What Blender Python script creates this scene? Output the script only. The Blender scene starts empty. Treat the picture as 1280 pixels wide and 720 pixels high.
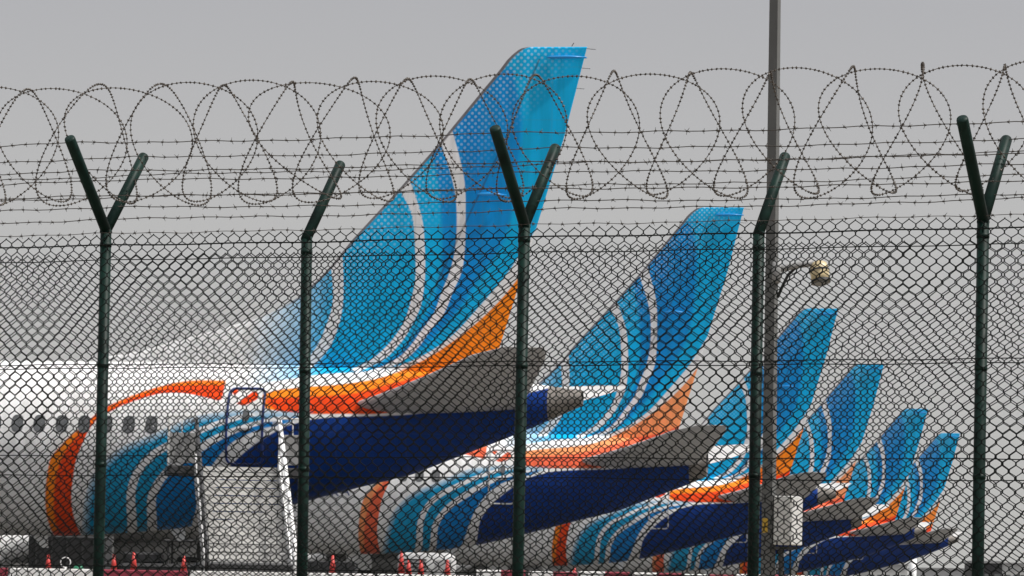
import bpy, math, random
import numpy as np
from mathutils import Vector, Matrix
random.seed(7); rng = np.random.default_rng(7)
PI = math.pi
S = bpy.context.scene
COL = S.collection
# ------------------------------------------------------------------ camera model
F, CX, CY, ROLL, EYE = 4750.0, 640.0, 737.0, math.radians(1.0), 0.36
cr, sr = math.cos(ROLL), math.sin(ROLL)
def ray(px, py):
    cx = (px-CX)/F; cy = (CY-py)/F
    return cx*cr-cy*sr, cx*sr+cy*cr            # X/Y, (Z-EYE)/Y
def at(px, py, Y):
    a, b = ray(px, py); return Vector((a*Y, Y, EYE+b*Y))
def proj(P):
    P = np.asarray(P, float); a = P[..., 0]/P[..., 1]; b = (P[..., 2]-EYE)/P[..., 1]
    return CX+F*(a*cr+b*sr), CY-F*(-a*sr+b*cr)

# ------------------------------------------------------------------ helpers
def mesh_obj(name, verts, faces, mat=None, parent=None, smooth=False, loc=None):
    me = bpy.data.meshes.new(name); me.from_pydata([tuple(v) for v in verts], [], faces)
    me.validate(); me.update()
    if smooth:
        me.polygons.foreach_set('use_smooth', [True]*len(me.polygons))
    o = bpy.data.objects.new(name, me); COL.objects.link(o)
    if mat: me.materials.append(mat)
    if parent: o.parent = parent
    if loc is not None: o.location = loc
    return o
def empty(name, loc, rz=0):
    o = bpy.data.objects.new(name, None); COL.objects.link(o)
    o.location = loc; o.rotation_euler = (0, 0, rz); o.empty_display_size = .3
    return o
def tag(o, label=None, cat=None, group=None, kind=None):
    if label: o['label'] = label
    if cat: o['category'] = cat
    if group: o['group'] = group
    if kind: o['kind'] = kind
    return o
class MB:
    def __init__(s): s.v = []; s.f = []
    def add(s, v, f):
        n = len(s.v); s.v += [tuple(x) for x in v]; s.f += [[i+n for i in q] for q in f]; return s
    def box(s, c, d, M=None, bev=0):
        hx, hy, hz = d[0]/2, d[1]/2, d[2]/2
        if bev <= 0:
            v = [Vector((x*hx, y*hy, z*hz)) for z in (-1, 1) for y in (-1, 1) for x in (-1, 1)]
            f = [[0,2,3,1],[4,5,7,6],[0,1,5,4],[2,6,7,3],[0,4,6,2],[1,3,7,5]]
        else:
            b = min(bev, hx*.9, hy*.9, hz*.9)
            def ringr(x, y, z):
                return [Vector(p+(z,)) for p in ((-x+b,-y),(x-b,-y),(x,-y+b),(x,y-b),(x-b,y),(-x+b,y),(-x,y-b),(-x,-y+b))]
            v = ringr(hx-b, hy-b, -hz)+ringr(hx, hy, -hz+b)+ringr(hx, hy, hz-b)+ringr(hx-b, hy-b, hz)
            f = [list(range(7, -1, -1)), list(range(24, 32))]
            for k in range(3):
                for i in range(8):
                    j = (i+1) % 8; f.append([k*8+i, k*8+j, k*8+8+j, k*8+8+i])
        if M is not None: v = [M @ x for x in v]
        c = Vector(c); return s.add([x+c for x in v], f)
    def tube(s, pts, r, n=8, cap=True):
        P = [Vector(p) for p in pts]; m = len(P); R = r if isinstance(r, (list, tuple)) else [r]*m
        v = []; prev = None
        for i in range(m):
            t = (P[min(i+1, m-1)]-P[max(i-1, 0)])
            if t.length < 1e-9: t = Vector((0, 0, 1))
            t.normalize()
            if prev is None:
                a = Vector((0, 0, 1)) if abs(t.z) < .9 else Vector((1, 0, 0)); u = t.cross(a).normalized()
            else:
                u = (prev-t*prev.dot(t))
                u = u.normalized() if u.length > 1e-6 else t.orthogonal().normalized()
            prev = u; w = t.cross(u)
            for k in range(n):
                a = 2*PI*k/n; v.append(P[i]+(u*math.cos(a)+w*math.sin(a))*R[i])
        f = []
        for i in range(m-1):
            for k in range(n):
                j = (k+1) % n; f.append([i*n+k, i*n+j, (i+1)*n+j, (i+1)*n+k])
        if cap: f.append(list(range(n-1, -1, -1))); f.append([(m-1)*n+k for k in range(n)])
        return s.add(v, f)
    def build(s, name, mat, parent=None, smooth=False):
        return mesh_obj(name, s.v, s.f, mat, parent, smooth)
def rotz(a): return Matrix.Rotation(a, 3, 'Z')
def copy_tree(o, parent=None, keep=lambda c: True):
    c = o.copy(); COL.objects.link(c); c.parent = parent
    for ch in [x for x in bpy.data.objects if x.parent == o]:
        if keep(ch): copy_tree(ch, c, keep)
    return c
# fast numpy tubes: paths (n, m, 3) -> one mesh
def tube_arrays(P, r, n=4, frame=None):
    N, M, _ = P.shape
    T = np.empty_like(P); T[:, 1:-1] = P[:, 2:]-P[:, :-2]; T[:, 0] = P[:, 1]-P[:, 0]; T[:, -1] = P[:, -1]-P[:, -2]
    T /= np.linalg.norm(T, axis=2, keepdims=True)+1e-12
    a = np.array(frame if frame is not None else (0, 1, 0.)); U = np.cross(T, a); U /= np.linalg.norm(U, axis=2, keepdims=True)+1e-12
    W = np.cross(T, U)
    ang = np.arange(n)*2*PI/n+PI/n
    V = P[:, :, None, :]+r*(U[:, :, None, :]*np.cos(ang)[None, None, :, None]+W[:, :, None, :]*np.sin(ang)[None, None, :, None])
    V = V.reshape(-1, 3)
    i, j, k = np.meshgrid(np.arange(N), np.arange(M-1), np.arange(n), indexing='ij')
    b = (i*M+j)*n; k2 = (k+1) % n
    Fc = np.stack([b+k, b+k2, b+n+k2, b+n+k], -1).reshape(-1, 4)
    return V, Fc
def big_mesh(name, V, Fc, mat, parent=None, smooth=False):
    me = bpy.data.meshes.new(name); nv, nf = len(V), len(Fc)
    me.vertices.add(nv); me.vertices.foreach_set('co', np.asarray(V, np.float32).ravel())
    me.loops.add(nf*4); me.loops.foreach_set('vertex_index', np.asarray(Fc, np.int32).ravel())
    me.polygons.add(nf); me.polygons.foreach_set('loop_start', np.arange(0, nf*4, 4, dtype=np.int32))
    me.polygons.foreach_set('use_smooth', np.full(nf, smooth))
    me.update(); me.validate()
    o = bpy.data.objects.new(name, me); COL.objects.link(o); me.materials.append(mat)
    if parent: o.parent = parent
    return o

# ------------------------------------------------------------------ materials
def new_mat(name):
    m = bpy.data.materials.new(name); m.use_nodes = True; return m, m.node_tree, m.node_tree.nodes['Principled BSDF']
def simple(name, col, rough=.5, metal=0, var=.15, scale=6, bump=0, col2=None, coat=0, spec=.5):
    m, nt, b = new_mat(name); N, L = nt.nodes, nt.links
    tc = N.new('ShaderNodeTexCoord'); nz = N.new('ShaderNodeTexNoise'); nz.inputs['Scale'].default_value = scale; nz.inputs['Detail'].default_value = 6
    L.new(tc.outputs['Object'], nz.inputs['Vector'])
    r = N.new('ShaderNodeValToRGB'); r.color_ramp.elements[0].position = .3; r.color_ramp.elements[1].position = .7
    c2 = col2 if col2 else tuple(c*(1-var) for c in col); c1 = col if col2 else tuple(min(1, c*(1+var)) for c in col)
    r.color_ramp.elements[0].color = (*c2, 1); r.color_ramp.elements[1].color = (*c1, 1)
    L.new(nz.outputs['Fac'], r.inputs['Fac']); L.new(r.outputs['Color'], b.inputs['Base Color'])
    b.inputs['Roughness'].default_value = rough; b.inputs['Metallic'].default_value = metal
    b.inputs['Coat Weight'].default_value = coat; b.inputs['Specular IOR Level'].default_value = spec
    if bump:
        bp = N.new('ShaderNodeBump'); bp.inputs['Strength'].default_value = bump; bp.inputs['Distance'].default_value = .01
        L.new(nz.outputs['Fac'], bp.inputs['Height']); L.new(bp.outputs['Normal'], b.inputs['Normal'])
    return m
M = {}
HAZE = .00005
M['post'] = simple('green_post_paint', (.005, .019, .015), .5, var=.5, scale=9, bump=.15, spec=.14)
M['mesh'] = simple('pvc_mesh_wire', (.007, .010, .009), .6, var=.3, scale=30, spec=.15)
M['barb'] = simple('weathered_barbed_wire', (.055, .048, .042), .6, metal=.2, var=.5, scale=40, spec=.3)
M['razor'] = simple('weathered_razor_wire', (.065, .055, .047), .55, metal=.2, var=.55, scale=25, spec=.3)
M['white'] = simple('white_paint', (.80, .80, .80), .35, var=.03, scale=2)
M['grey_white'] = simple('greyed_white_paint', (.62, .62, .60), .5, var=.1, scale=4)
M['lgrey'] = simple('light_grey_paint', (.42, .42, .42), .45, var=.08, scale=3)
M['dgrey'] = simple('dark_grey_paint', (.035, .035, .037), .5, var=.2)
M['mgrey'] = simple('mid_grey_paint', (.24, .24, .24), .5, var=.12, scale=4)
M['tread'] = simple('ribbed_step_paint', (.54, .535, .52), .55, var=.16, scale=2.5)
M['boxpaint'] = simple('box_paint', (.50, .50, .485), .4, var=.06, scale=8)
M['black'] = simple('black_rubber', (.012, .012, .012), .75, var=.3)
M['tailmetal'] = simple('exhaust_metal', (.22, .20, .18), .45, metal=.5, var=.25, scale=3)
M['metal'] = simple('bare_metal', (.45, .45, .46), .35, metal=.7, var=.1)
M['glass'] = simple('window_glass', (.10, .105, .11), .25, var=.2)
M['navy'] = simple('navy_paint', (.004, .02, .12), .35, var=.05)
M['concrete'] = simple('concrete', (.105, .10, .094), .85, var=.12, scale=.6, bump=.2)
M['sand'] = simple('sandy_ground', (.20, .17, .13), .95, var=.2, scale=.8, bump=.4)
M['asphalt'] = simple('asphalt', (.06, .06, .062), .9, var=.2, scale=2, bump=.3)
M['kerb'] = simple('kerb_concrete', (.40, .38, .35), .85, var=.1)
M['red'] = simple('red_paint_shaded', (.20, .012, .03), .55, var=.2, scale=5)  # barrier red with its shade put into the colour, hence maroon
M['barr_white'] = simple('barrier_white', (.62, .61, .60), .6, var=.12, scale=6)
M['cone'] = simple('cone_red', (.46, .028, .022), .5, var=.08)
M['cream'] = simple('cream_lamp_housing', (.50, .41, .24), .4, var=.35, scale=14)
M['pole'] = simple('galvanised_pole', (.105, .106, .104), .6, var=.12, scale=3, spec=.3)
M['yellow'] = simple('yellow_label', (.45, .28, .02), .6, var=.3, scale=30)
M['green'] = simple('green_plastic', (.01, .16, .08), .5)
M['haze_wall'] = simple('pale_wall', (.45, .45, .44), .8, var=.08, scale=.1)
M['dark_wall'] = simple('dark_wall', (.018, .018, .02), .7, var=.3, scale=.4)

# ------------------------------------------------------------------ the liveried airliner
PSI = math.radians(8.6)
cp, sp = math.cos(PSI), math.sin(PSI)
FIN_H = 12.5
TIP_S = 0.0                                        # station of fin tip trailing corner
def place_from_tip(px, py):
    a, b = ray(px, py); Y = (FIN_H-EYE)/b; X = a*Y
    # tip = P0 + s*nose ; nose = (-cp, sp)
    return Vector((X+TIP_S*cp, Y-TIP_S*sp, 0))
P1 = place_from_tip(734, 58)
def loc2world1(x, y, z):                           # plane-1 local -> world
    return np.stack([P1.x+x*cp+y*sp, P1.y-x*sp+y*cp, z+0*x], -1)
def pix2sz(px, py, ylat=0.0):                      # plane-1 pixel -> (s, z) on the vertical sheet y=-ylat
    a, b = ray(px, py)
    # world: X = P1.x + x cp - ylat*sp ; Y = P1.y - x sp - ylat*cp ; X = aY
    x = (a*(P1.y-ylat*cp)-P1.x+ylat*sp)/(cp+a*sp)
    Y = P1.y-x*sp-ylat*cp
    return -x, EYE+b*Y
def spl(pts, n=6):
    P = [np.array(p, float) for p in pts]
    if len(P) < 3: return P
    out = []
    for i in range(len(P)-1):
        p0 = P[max(i-1, 0)]; p1 = P[i]; p2 = P[i+1]; p3 = P[min(i+2, len(P)-1)]
        for k in range(n):
            t = k/n; out.append(.5*((2*p1)+(-p0+p2)*t+(2*p0-5*p1+4*p2-p3)*t*t+(-p0+3*p1-3*p2+p3)*t**3))
    out.append(P[-1]); return out
def band(A, B): return spl(A)+spl(B)[::-1]
E1 = [(700,235),(675,278),(652,315),(630,347),(600,382),(570,415),(540,438),(505,455),(470,463),(430,466),(400,468),(360,474),(320,480)]
LAY = []   # name, polygon, colour key, softness px
LAY.append(('fin_cyan', [np.array(p, float) for p in ((300,480),(300,300),(560,20),(800,20),(800,100))]+spl(E1), 'cyan', .8))
LAY.append(('fin_deep_a', band([(520,150),(538,190),(548,230),(553,300),(550,345),(540,380),(522,412),(500,440),(470,458)], [(600,140),(600,190),(600,240),(600,300),(590,345),(575,380),(550,412),(520,440),(480,462)]), 'deep', 2.5))
LAY.append(('fin_deep_b', band([(572,100),(580,222),(582,270),(581,310),(570,350),(550,392),(522,425),(500,445)], [(640,85),(652,150),(645,240),(630,300),(605,340),(577,382),(545,417),(515,445)]), 'deep', 3.5))
LAY.append(('stripe_a', band([(541,148),(550,175),(567,232),(571,270),(569,310),(562,340),(552,365),(542,392),(525,415),(510,436),(490,452),(462,463),(430,470)], [(556,136),(565,162),(580,222),(582,270),(581,312),(577,340),(566,365),(555,392),(538,413),(523,434),(504,451),(475,464),(430,474)]), 'white', .7))
LAY.append(('stripe_b', band([(492,215),(500,237),(515,270),(519,315),(519,350),(512,382),(506,400),(496,417),(483,433),(463,450),(438,462)], [(502,200),(511,222),(527,270),(531,310),(531,350),(526,382),(517,402),(508,419),(496,434),(478,451),(445,466)]), 'white', .7))
LAY.append(('stripe_c', band([(408,290),(414,337),(416,375),(409,403),(394,436),(370,462)], [(426,280),(429,337),(429,375),(424,405),(411,436),(388,462)]), 'white', .7))
LAY.append(('orange', band([(700,280),(675,315),(652,342),(630,370),(600,400),(570,424),(530,450),(480,471),(430,480),(380,484),(345,488),(328,494)], [(740,300),(730,400),(690,450),(645,480),(560,503),(500,513),(470,517),(430,517),(385,517),(345,513),(335,511),(328,508)]), 'orange', .8))
LAY.append(('orange_red', band([(690,400),(660,420),(600,452),(540,466),(480,482),(440,492),(380,496),(345,497),(328,499)], [(730,430),(690,450),(645,480),(560,503),(500,513),(470,517),(430,517),(385,517),(345,513)]), 'red', 1.5))
LAY.append(('arc', band([(282,476),(240,476),(210,481),(187,487),(160,497),(136,507),(118,519),(103,534),(87,546),(74,560),(64,572),(59,595),(57,622),(59,645),(65,664),(78,690)], [(277,502),(250,495),(225,491),(200,492),(178,498),(155,506),(137,515),(122,524),(112,536),(104,552),(95,575),(91,600),(89,622),(92,645),(99,664),(112,690)]), 'red', .8))
LAY.append(('arc_edge', band([(282,476),(240,476),(210,481),(150,501),(103,534),(87,546),(74,560),(64,572),(59,595),(57,622),(59,645),(65,664)], [(282,481),(240,481),(210,484),(150,504),(106,535),(94,548),(84,560),(76,575),(70,595),(67,622),(68,645),(72,664)]), 'orange', 1.6))
LAY.append(('door_orange', [np.array(p, float) for p in ((295,505),(317,489),(323,490),(322,499),(306,507))], 'red', .7))
LAY.append(('door_orange_b', [np.array(p, float) for p in ((289,486),(302,486),(292,496))], 'red', .7))
LAY.append(('fan', band([(101,690),(103,645),(106,622),(114,597),(130,576),(155,557),(185,545),(215,532),(245,520),(290,513),(330,513),(365,514),(392,514)], [(238,700),(239,662),(244,640),(251,612),(262,587),(277,566),(296,549),(322,538),(350,531),(375,523),(392,518)]), 'teal', .9))
LAY.append(('fan_strong', band([(194,690),(195,650),(195,624),(200,609),(208,597),(226,581),(252,563),(280,547),(312,534),(342,526),(370,520)], [(238,700),(239,662),(244,640),(251,612),(262,587),(277,566),(296,549),(322,538),(350,531),(375,524)]), 'strong', .9))
LAY.append(('arc_white_a', band([(161,700),(159,650),(158,624),(160,607),(167,589),(178,574),(195,560),(225,545),(260,530),(300,518),(330,515)], [(173,700),(171,650),(169,624),(171,607),(178,589),(189,577),(205,565),(232,551),(265,536),(305,523),(335,518)]), 'white', .7))
LAY.append(('arc_white_b', band([(185,700),(184,650),(184,624),(189,609),(198,595),(215,577),(245,557),(275,541),(310,529),(340,522),(370,517)], [(198,700),(196,650),(195,624),(200,611),(208,598),(226,582),(252,565),(280,548),(312,535),(342,527),(372,520)]), 'white', .7))
LAY.append(('navy', band([(272,760),(266,680),(266,650),(268,615),(276,597),(291,579),(315,558),(340,542),(357,533),(375,528),(392,524),(430,521),(500,519),(560,512),(640,496),(690,484),(740,474)], [(400,760),(600,700),(800,600),(800,500)]), 'navy', .9))
COLS = {'cyan': (0., .42, .78), 'deep': (0., .235, .64), 'white': (.78, .78, .80), 'orange': (.90, .24, .008), 'red': (.78, .058, .004), 'teal': (.005, .30, .56), 'strong': (0., .19, .54), 'navy': (0., .032, .205)}
def sdf(px, py, poly):
    P = np.array(poly, float); Q = np.roll(P, -1, 0)
    X = np.stack([px, py], -1)
    d = np.full(len(X), 1e9); ins = np.zeros(len(X), bool)
    for a, b in zip(P, Q):
        e = b-a; L = e@e
        if L < 1e-9: continue
        w = X-a; t = np.clip(w@e/L, 0, 1); d = np.minimum(d, ((w-t[:, None]*e)**2).sum(1))
        c = ((a[1] > X[:, 1]) != (b[1] > X[:, 1]))
        with np.errstate(divide='ignore', invalid='ignore'):
            xi = a[0]+(X[:, 1]-a[1])*(b[0]-a[0])/(b[1]-a[1])
        ins ^= c & (X[:, 0] < xi)
    d = np.sqrt(d); return np.where(ins, d, -d)
def bake_livery(o, le=None, hinge=None):
    me = o.data; n = len(me.vertices); co = np.empty(n*3, np.float32); me.vertices.foreach_get('co', co); co = co.reshape(-1, 3).astype(float)
    W = loc2world1(co[:, 0], -np.abs(co[:, 1]), co[:, 2]); px, py = proj(W)
    for name, poly, c, soft in LAY:
        a = me.attributes.new('lv_'+name, 'FLOAT', 'POINT'); a.data.foreach_set('value', np.clip(sdf(px, py, poly), -60, 60).astype(np.float32))
    # fade of the blue towards the dorsal fairing and dot strength away from the leading edge
    a = me.attributes.new('lv_fade', 'FLOAT', 'POINT'); a.data.foreach_set('value', np.clip((px-318+(py-400)*.15)/95, 0, 1).astype(np.float32))
    nx, ny = 267/349, 225/349
    dl = (px-415)*nx+(py-332)*ny
    st = np.clip(1-(dl-8)/62, 0, 1)*np.clip((425-py)/120, 0, 1)
    a = me.attributes.new('lv_dots', 'FLOAT', 'POINT'); a.data.foreach_set('value', st.astype(np.float32))
    a = me.attributes.new('lv_hinge', 'FLOAT', 'POINT'); a.data.foreach_set('value', (np.full(n, 1.) if hinge is None else hinge).astype(np.float32))
    a = me.attributes.new('lv_le', 'FLOAT', 'POINT'); a.data.foreach_set('value', (np.full(n, 0.) if le is None else le).astype(np.float32))
def livery_material():
    # aluminium skin joints, rudder hinge gap and light grime over the paint scheme
    m, nt, b = new_mat('airliner_livery'); N, L = nt.nodes, nt.links
    def attr(nm):
        a = N.new('ShaderNodeAttribute'); a.attribute_name = 'lv_'+nm; return a.outputs['Fac']
    def math_(op, a, b_=None, c=None, clamp=False):
        k = N.new('ShaderNodeMath'); k.operation = op; k.use_clamp = clamp
        for i, v in enumerate((a, b_, c)):
            if v is None: continue
            if isinstance(v, (int, float)): k.inputs[i].default_value = v
            else: L.new(v, k.inputs[i])
        return k.outputs[0]
    def mix(f, a, b_):
        k = N.new('ShaderNodeMix'); k.data_type = 'RGBA'; L.new(f, k.inputs['Factor'])
        for s_, v in (('A', a), ('B', b_)):
            i = [q for q in k.inputs if q.name == s_ and q.type == 'RGBA'][0]
            if isinstance(v, tuple): i.default_value = (*v, 1)
            else: L.new(v, i)
        return [q for q in k.outputs if q.type == 'RGBA'][0]
    tc = N.new('ShaderNodeTexCoord')
    nz = N.new('ShaderNodeTexNoise'); nz.inputs['Scale'].default_value = 1.1; nz.inputs['Detail'].default_value = 5; L.new(tc.outputs['Object'], nz.inputs['Vector'])
    dirt = mix(math_('MULTIPLY', nz.outputs['Fac'], .9), (.82, .82, .83), (.72, .72, .73))
    oi = N.new('ShaderNodeObjectInfo')
    cur = dirt
    # dots
    sx = N.new('ShaderNodeSeparateXYZ'); L.new(tc.outputs['Object'], sx.inputs[0])
    p = .155
    u = math_('FRACT', math_('DIVIDE', math_('ADD', sx.outputs['X'], sx.outputs['Z']), p)); v = math_('FRACT', math_('DIVIDE', math_('SUBTRACT', sx.outputs['X'], sx.outputs['Z']), p))
    du = math_('SUBTRACT', u, .5); dv = math_('SUBTRACT', v, .5)
    dd = math_('SQRT', math_('ADD', math_('MULTIPLY', du, du), math_('MULTIPLY', dv, dv)))
    dotmask = math_('MULTIPLY', math_('MULTIPLY_ADD', dd, -9.0, 3.0, True), attr('dots'))
    for name, poly, c, soft in LAY:
        f = math_('MULTIPLY_ADD', attr(name), 1/(2*soft), .5, True)
        colr = COLS[c]
        if name == 'fin_cyan': f = math_('MULTIPLY', f, attr('fade'))
        if name in ('fan',):
            f = math_('MULTIPLY', f, math_('MULTIPLY_ADD', attr(name), .07, .25, True))
        if name in ('fin_deep_a', 'fin_deep_b'): f = math_('MULTIPLY', f, .85)
        if c in ('orange',):
            # Object colour alpha carries how sun-bleached this aircraft's orange is
            colr = mix(oi.outputs['Alpha'], (.85, .34, .16), COLS[c])
        if c == 'red':
            colr = mix(oi.outputs['Alpha'], (.80, .16, .08), COLS[c])
        if name == 'stripe_a': cur = mix(math_('MULTIPLY', dotmask, .42), cur, (.75, .85, .92))
        cur = mix(f, cur, colr)
    cur = mix(attr('le'), cur, (.17, .16, .17))
    hl = math_('MULTIPLY_ADD', math_('ABSOLUTE', attr('hinge')), -34., 1.25, True)
    cur = mix(math_('MULTIPLY', hl, .55), cur, (.03, .04, .05))
    # lap joints and frame lines
    def line(coord, pitch, wdt, off=0.):
        f_ = math_('FRACT', math_('DIVIDE', math_('ADD', coord, off), pitch))
        return math_('MULTIPLY_ADD', math_('ABSOLUTE', math_('SUBTRACT', f_, .5)), -pitch/wdt, .9, True)
    pl = math_('MAXIMUM', line(sx.outputs['X'], 1.52, .03), math_('MAXIMUM', line(sx.outputs['Z'], 1.18, .022, .35), 0.))
    cur = mix(math_('MULTIPLY', pl, .16), cur, (.10, .11, .12))
    # rain streaks and scuffs
    mp = N.new('ShaderNodeMapping'); mp.inputs['Scale'].default_value = (3.2, 3.2, .35); L.new(tc.outputs['Object'], mp.inputs['Vector'])
    n2 = N.new('ShaderNodeTexNoise'); n2.inputs['Scale'].default_value = 1.6; n2.inputs['Detail'].default_value = 7; L.new(mp.outputs[0], n2.inputs['Vector'])
    cur = mix(math_('MULTIPLY_ADD', n2.outputs['Fac'], 1.4, -.62, True), cur, (.22, .22, .21)) if False else cur
    gr = N.new('ShaderNodeMix'); gr.data_type = 'RGBA'; gr.blend_type = 'MULTIPLY'; gr.inputs['Factor'].default_value = 1
    rp_ = N.new('ShaderNodeValToRGB'); rp_.color_ramp.elements[0].position = .38; rp_.color_ramp.elements[0].color = (.84, .84, .83, 1); rp_.color_ramp.elements[1].position = .6; rp_.color_ramp.elements[1].color = (1, 1, 1, 1)
    L.new(n2.outputs['Fac'], rp_.inputs['Fac']); q2 = [k_ for k_ in gr.inputs if k_.type == 'RGBA']; L.new(cur, q2[0]); L.new(rp_.outputs['Color'], q2[1]); cur = [k_ for k_ in gr.outputs if k_.type == 'RGBA'][0]
    L.new(cur, b.inputs['Base Color']); b.inputs['Roughness'].default_value = .5; b.inputs['Specular IOR Level'].default_value = .13
    return m
M['livery'] = livery_material()

# fuselage profile, by station s (metres forward of the tail end)
botpx = [(727,506),(687,523),(630,546),(570,568),(505,592),(440,607),(387,620),(320,637),(260,650),(200,659),(133,665),(60,668)]
bs = [pix2sz(x, y, .3+1.3*min(1, (727-x)/500)) for x, y in botpx]
BS = np.array([q[0] for q in bs]+[22., 30., 34., 36.5, 38.3, 39.2, 39.55]); BZ = np.array([q[1] for q in bs]+[1.34, 1.34, 1.5, 1.8, 2.25, 2.75, 3.1])
TS = np.array([BS[0], .7, 1.6, 3., 5., 8., 12., 30., 33.5, 35., 36.5, 38.3, 39.2, 39.55]); TZ = np.array([4.82, 4.92, 5.03, 5.18, 5.30, 5.36, 5.38, 5.38, 5.36, 5.15, 4.6, 3.9, 3.5, 3.2])
WS = np.array([BS[0], .7, 2., 4., 6., 8., 10., 12., 32., 34.5, 36.5, 38.3, 39.2, 39.55]); WZ = np.array([.17, .33, .62, 1.02, 1.38, 1.66, 1.82, 1.88, 1.88, 1.72, 1.4, .85, .4, .08])
def sec(s):
    t = np.interp(s, TS, TZ); b_ = np.interp(s, BS, BZ); w = np.interp(s, WS, WZ); return (t+b_)/2, (t-b_)/2, w
def surf(s, th, off=0.0):                            # th from the top towards port
    c, h, w = sec(s); return -s, -(w+off)*np.sin(th), c+(h+off)*np.cos(th)
def body_mesh(name, s0, s1, step, mat, parent, nth=96, cap0=False, off=0.0, th0=0, th1=2*PI, close=True, bake=True):
    ss = s0+(s1-s0)*np.arange(int((s1-s0)/step)+1)/int((s1-s0)/step)
    if s1 > 20: ss = np.concatenate([np.arange(s0, 15, step), np.arange(15, 34, .7), np.linspace(34, s1, 26)])
    th = np.linspace(th0, th1, nth, endpoint=not close)
    A, B = np.meshgrid(ss, th, indexing='ij'); x, y, z = surf(A, B, off)
    V = np.stack([x, y, z], -1).reshape(-1, 3); n, m = len(ss), len(th)
    f = []
    mm = m if close else m-1
    i, j = np.meshgrid(np.arange(n-1), np.arange(mm), indexing='ij'); j2 = (j+1) % m
    Fc = np.stack([i*m+j, i*m+j2, (i+1)*m+j2, (i+1)*m+j], -1).reshape(-1, 4)
    o = big_mesh(name, V, Fc, mat, parent, True)
    if bake: bake_livery(o)
    return o
LEpx = [(120,447),(150,444),(182,437),(225,425),(255,417),(290,407),(325,397),(350,386),(375,370),(400,347),(415,331),(440,300),(500,235),(550,178),(600,117),(625,87),(634,75),(641,68),(650,61),(660,58.5)]
LEsz = [pix2sz(x, y) for x, y in LEpx]
TEsz = [pix2sz(x, y) for x, y in ((734,58),(705,172),(652,345),(620,448))]
def fin_mesh(mat, parent):
    z0, z1 = 4.95, FIN_H
    ztab = np.array([q[1] for q in LEsz]); stab = np.array([q[0] for q in LEsz])
    zs = np.unique(np.concatenate([np.linspace(z0, 7., 34), np.linspace(7., 12.1, 44), np.linspace(12.1, 12.49, 14)]))
    zs = zs[zs <= min(z1, ztab.max())]
    zte = np.array([q[1] for q in TEsz])[::-1]; ste = np.array([q[0] for q in TEsz])[::-1]
    c = 1-np.cos(np.linspace(0, PI/2, 60)**1.0); c = np.concatenate([np.linspace(0, .06, 8)[:-1], np.linspace(.06, 1, 60)])
    rows = []; les = []; hg = []
    for z in zs:
        le = np.interp(z, ztab, stab); te = np.interp(z, zte, ste) if z > zte[0] else ste[0]+(zte[0]-z)*.28
        ch = le-te; tk = .42*min(1, ch/5)*(1-.45*(z-5)/7.5)*np.clip((12.56-z)/.25, .12, 1)**.5
        up = le-c*ch; eff = np.clip((up-te)/min(ch, 6.2), 0, 1.6); 
        y = tk*.5*np.where(eff < .7, (eff/.7)**.8, np.clip((1-(np.clip(eff, .7, 2)-.7)/.95), 0, 1)**.6)
        y = np.minimum(y, .035+np.sqrt(np.clip(c*ch, 0, 9))*.1*.9); y[0] = 0.006; y[-1] = .008
        rows.append(np.concatenate([np.stack([-up, -y, z+0*up], -1), np.stack([-up, y, z+0*up], -1)[::-1]]))
        d = c*ch; l_ = np.clip((.11-d)/.03, 0, 1)*np.clip((z-6.3)/.6, 0, 1)
        hd_ = (le-c*ch-te)-(.95+(12.5-z)*.17); top_ = (12.5-z)-.27
        hv = np.where(hd_ < 0, np.where(np.abs(hd_) < abs(top_), hd_, top_), np.maximum(hd_, 0)) if z < 12.23 else np.full_like(c, 12.0)*0+1
        if z < 12.23: hv = hd_
        hg.append(np.concatenate([hv, hv[::-1]]))
        les.append(np.concatenate([l_, l_[::-1]]))
    n, m = len(rows), rows[0].shape[0]; V = np.concatenate(rows)
    i, j = np.meshgrid(np.arange(n-1), np.arange(m), indexing='ij'); j2 = (j+1) % m
    Fc = np.stack([i*m+j, i*m+j2, (i+1)*m+j2, (i+1)*m+j], -1).reshape(-1, 4)
    h = m//2; t = (n-1)*m
    cap = np.array([[t+k, t+k+1, t+m-2-k, t+m-1-k] for k in range(h-1)])
    o = big_mesh('tail_fin', V, np.concatenate([Fc, cap]), mat, parent, True)
    bake_livery(o, np.concatenate(les), np.concatenate(hg)); return o
def lifting(name, secs, mat, parent, tc=.11, n=14):
    """secs: (y, s_le, chord, z, thickness scale)"""
    c = (1-np.cos(np.linspace(0, PI, n)))/2
    t = 5*(.2969*np.sqrt(c)-.126*c-.3516*c**2+.2843*c**3-.1015*c**4)
    V = []
    for y, le, ch, z, k in secs:
        up = [(-(le-ch*a), y, z+tc*k*ch*b_) for a, b_ in zip(c, t)]; lo = [(-(le-ch*a), y, z-tc*k*ch*b_) for a, b_ in zip(c, t)][1:-1][::-1]
        V += up+lo
    m = 2*n-2; fcs = []
    for i in range(len(secs)-1):
        for j in range(m): fcs.append([i*m+j, i*m+(j+1) % m, (i+1)*m+(j+1) % m, (i+1)*m+j])
    fcs.append(list(range(m))[::-1]); fcs.append([(len(secs)-1)*m+j for j in range(m)])
    return mesh_obj(name, V, fcs, mat, parent, True)
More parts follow.
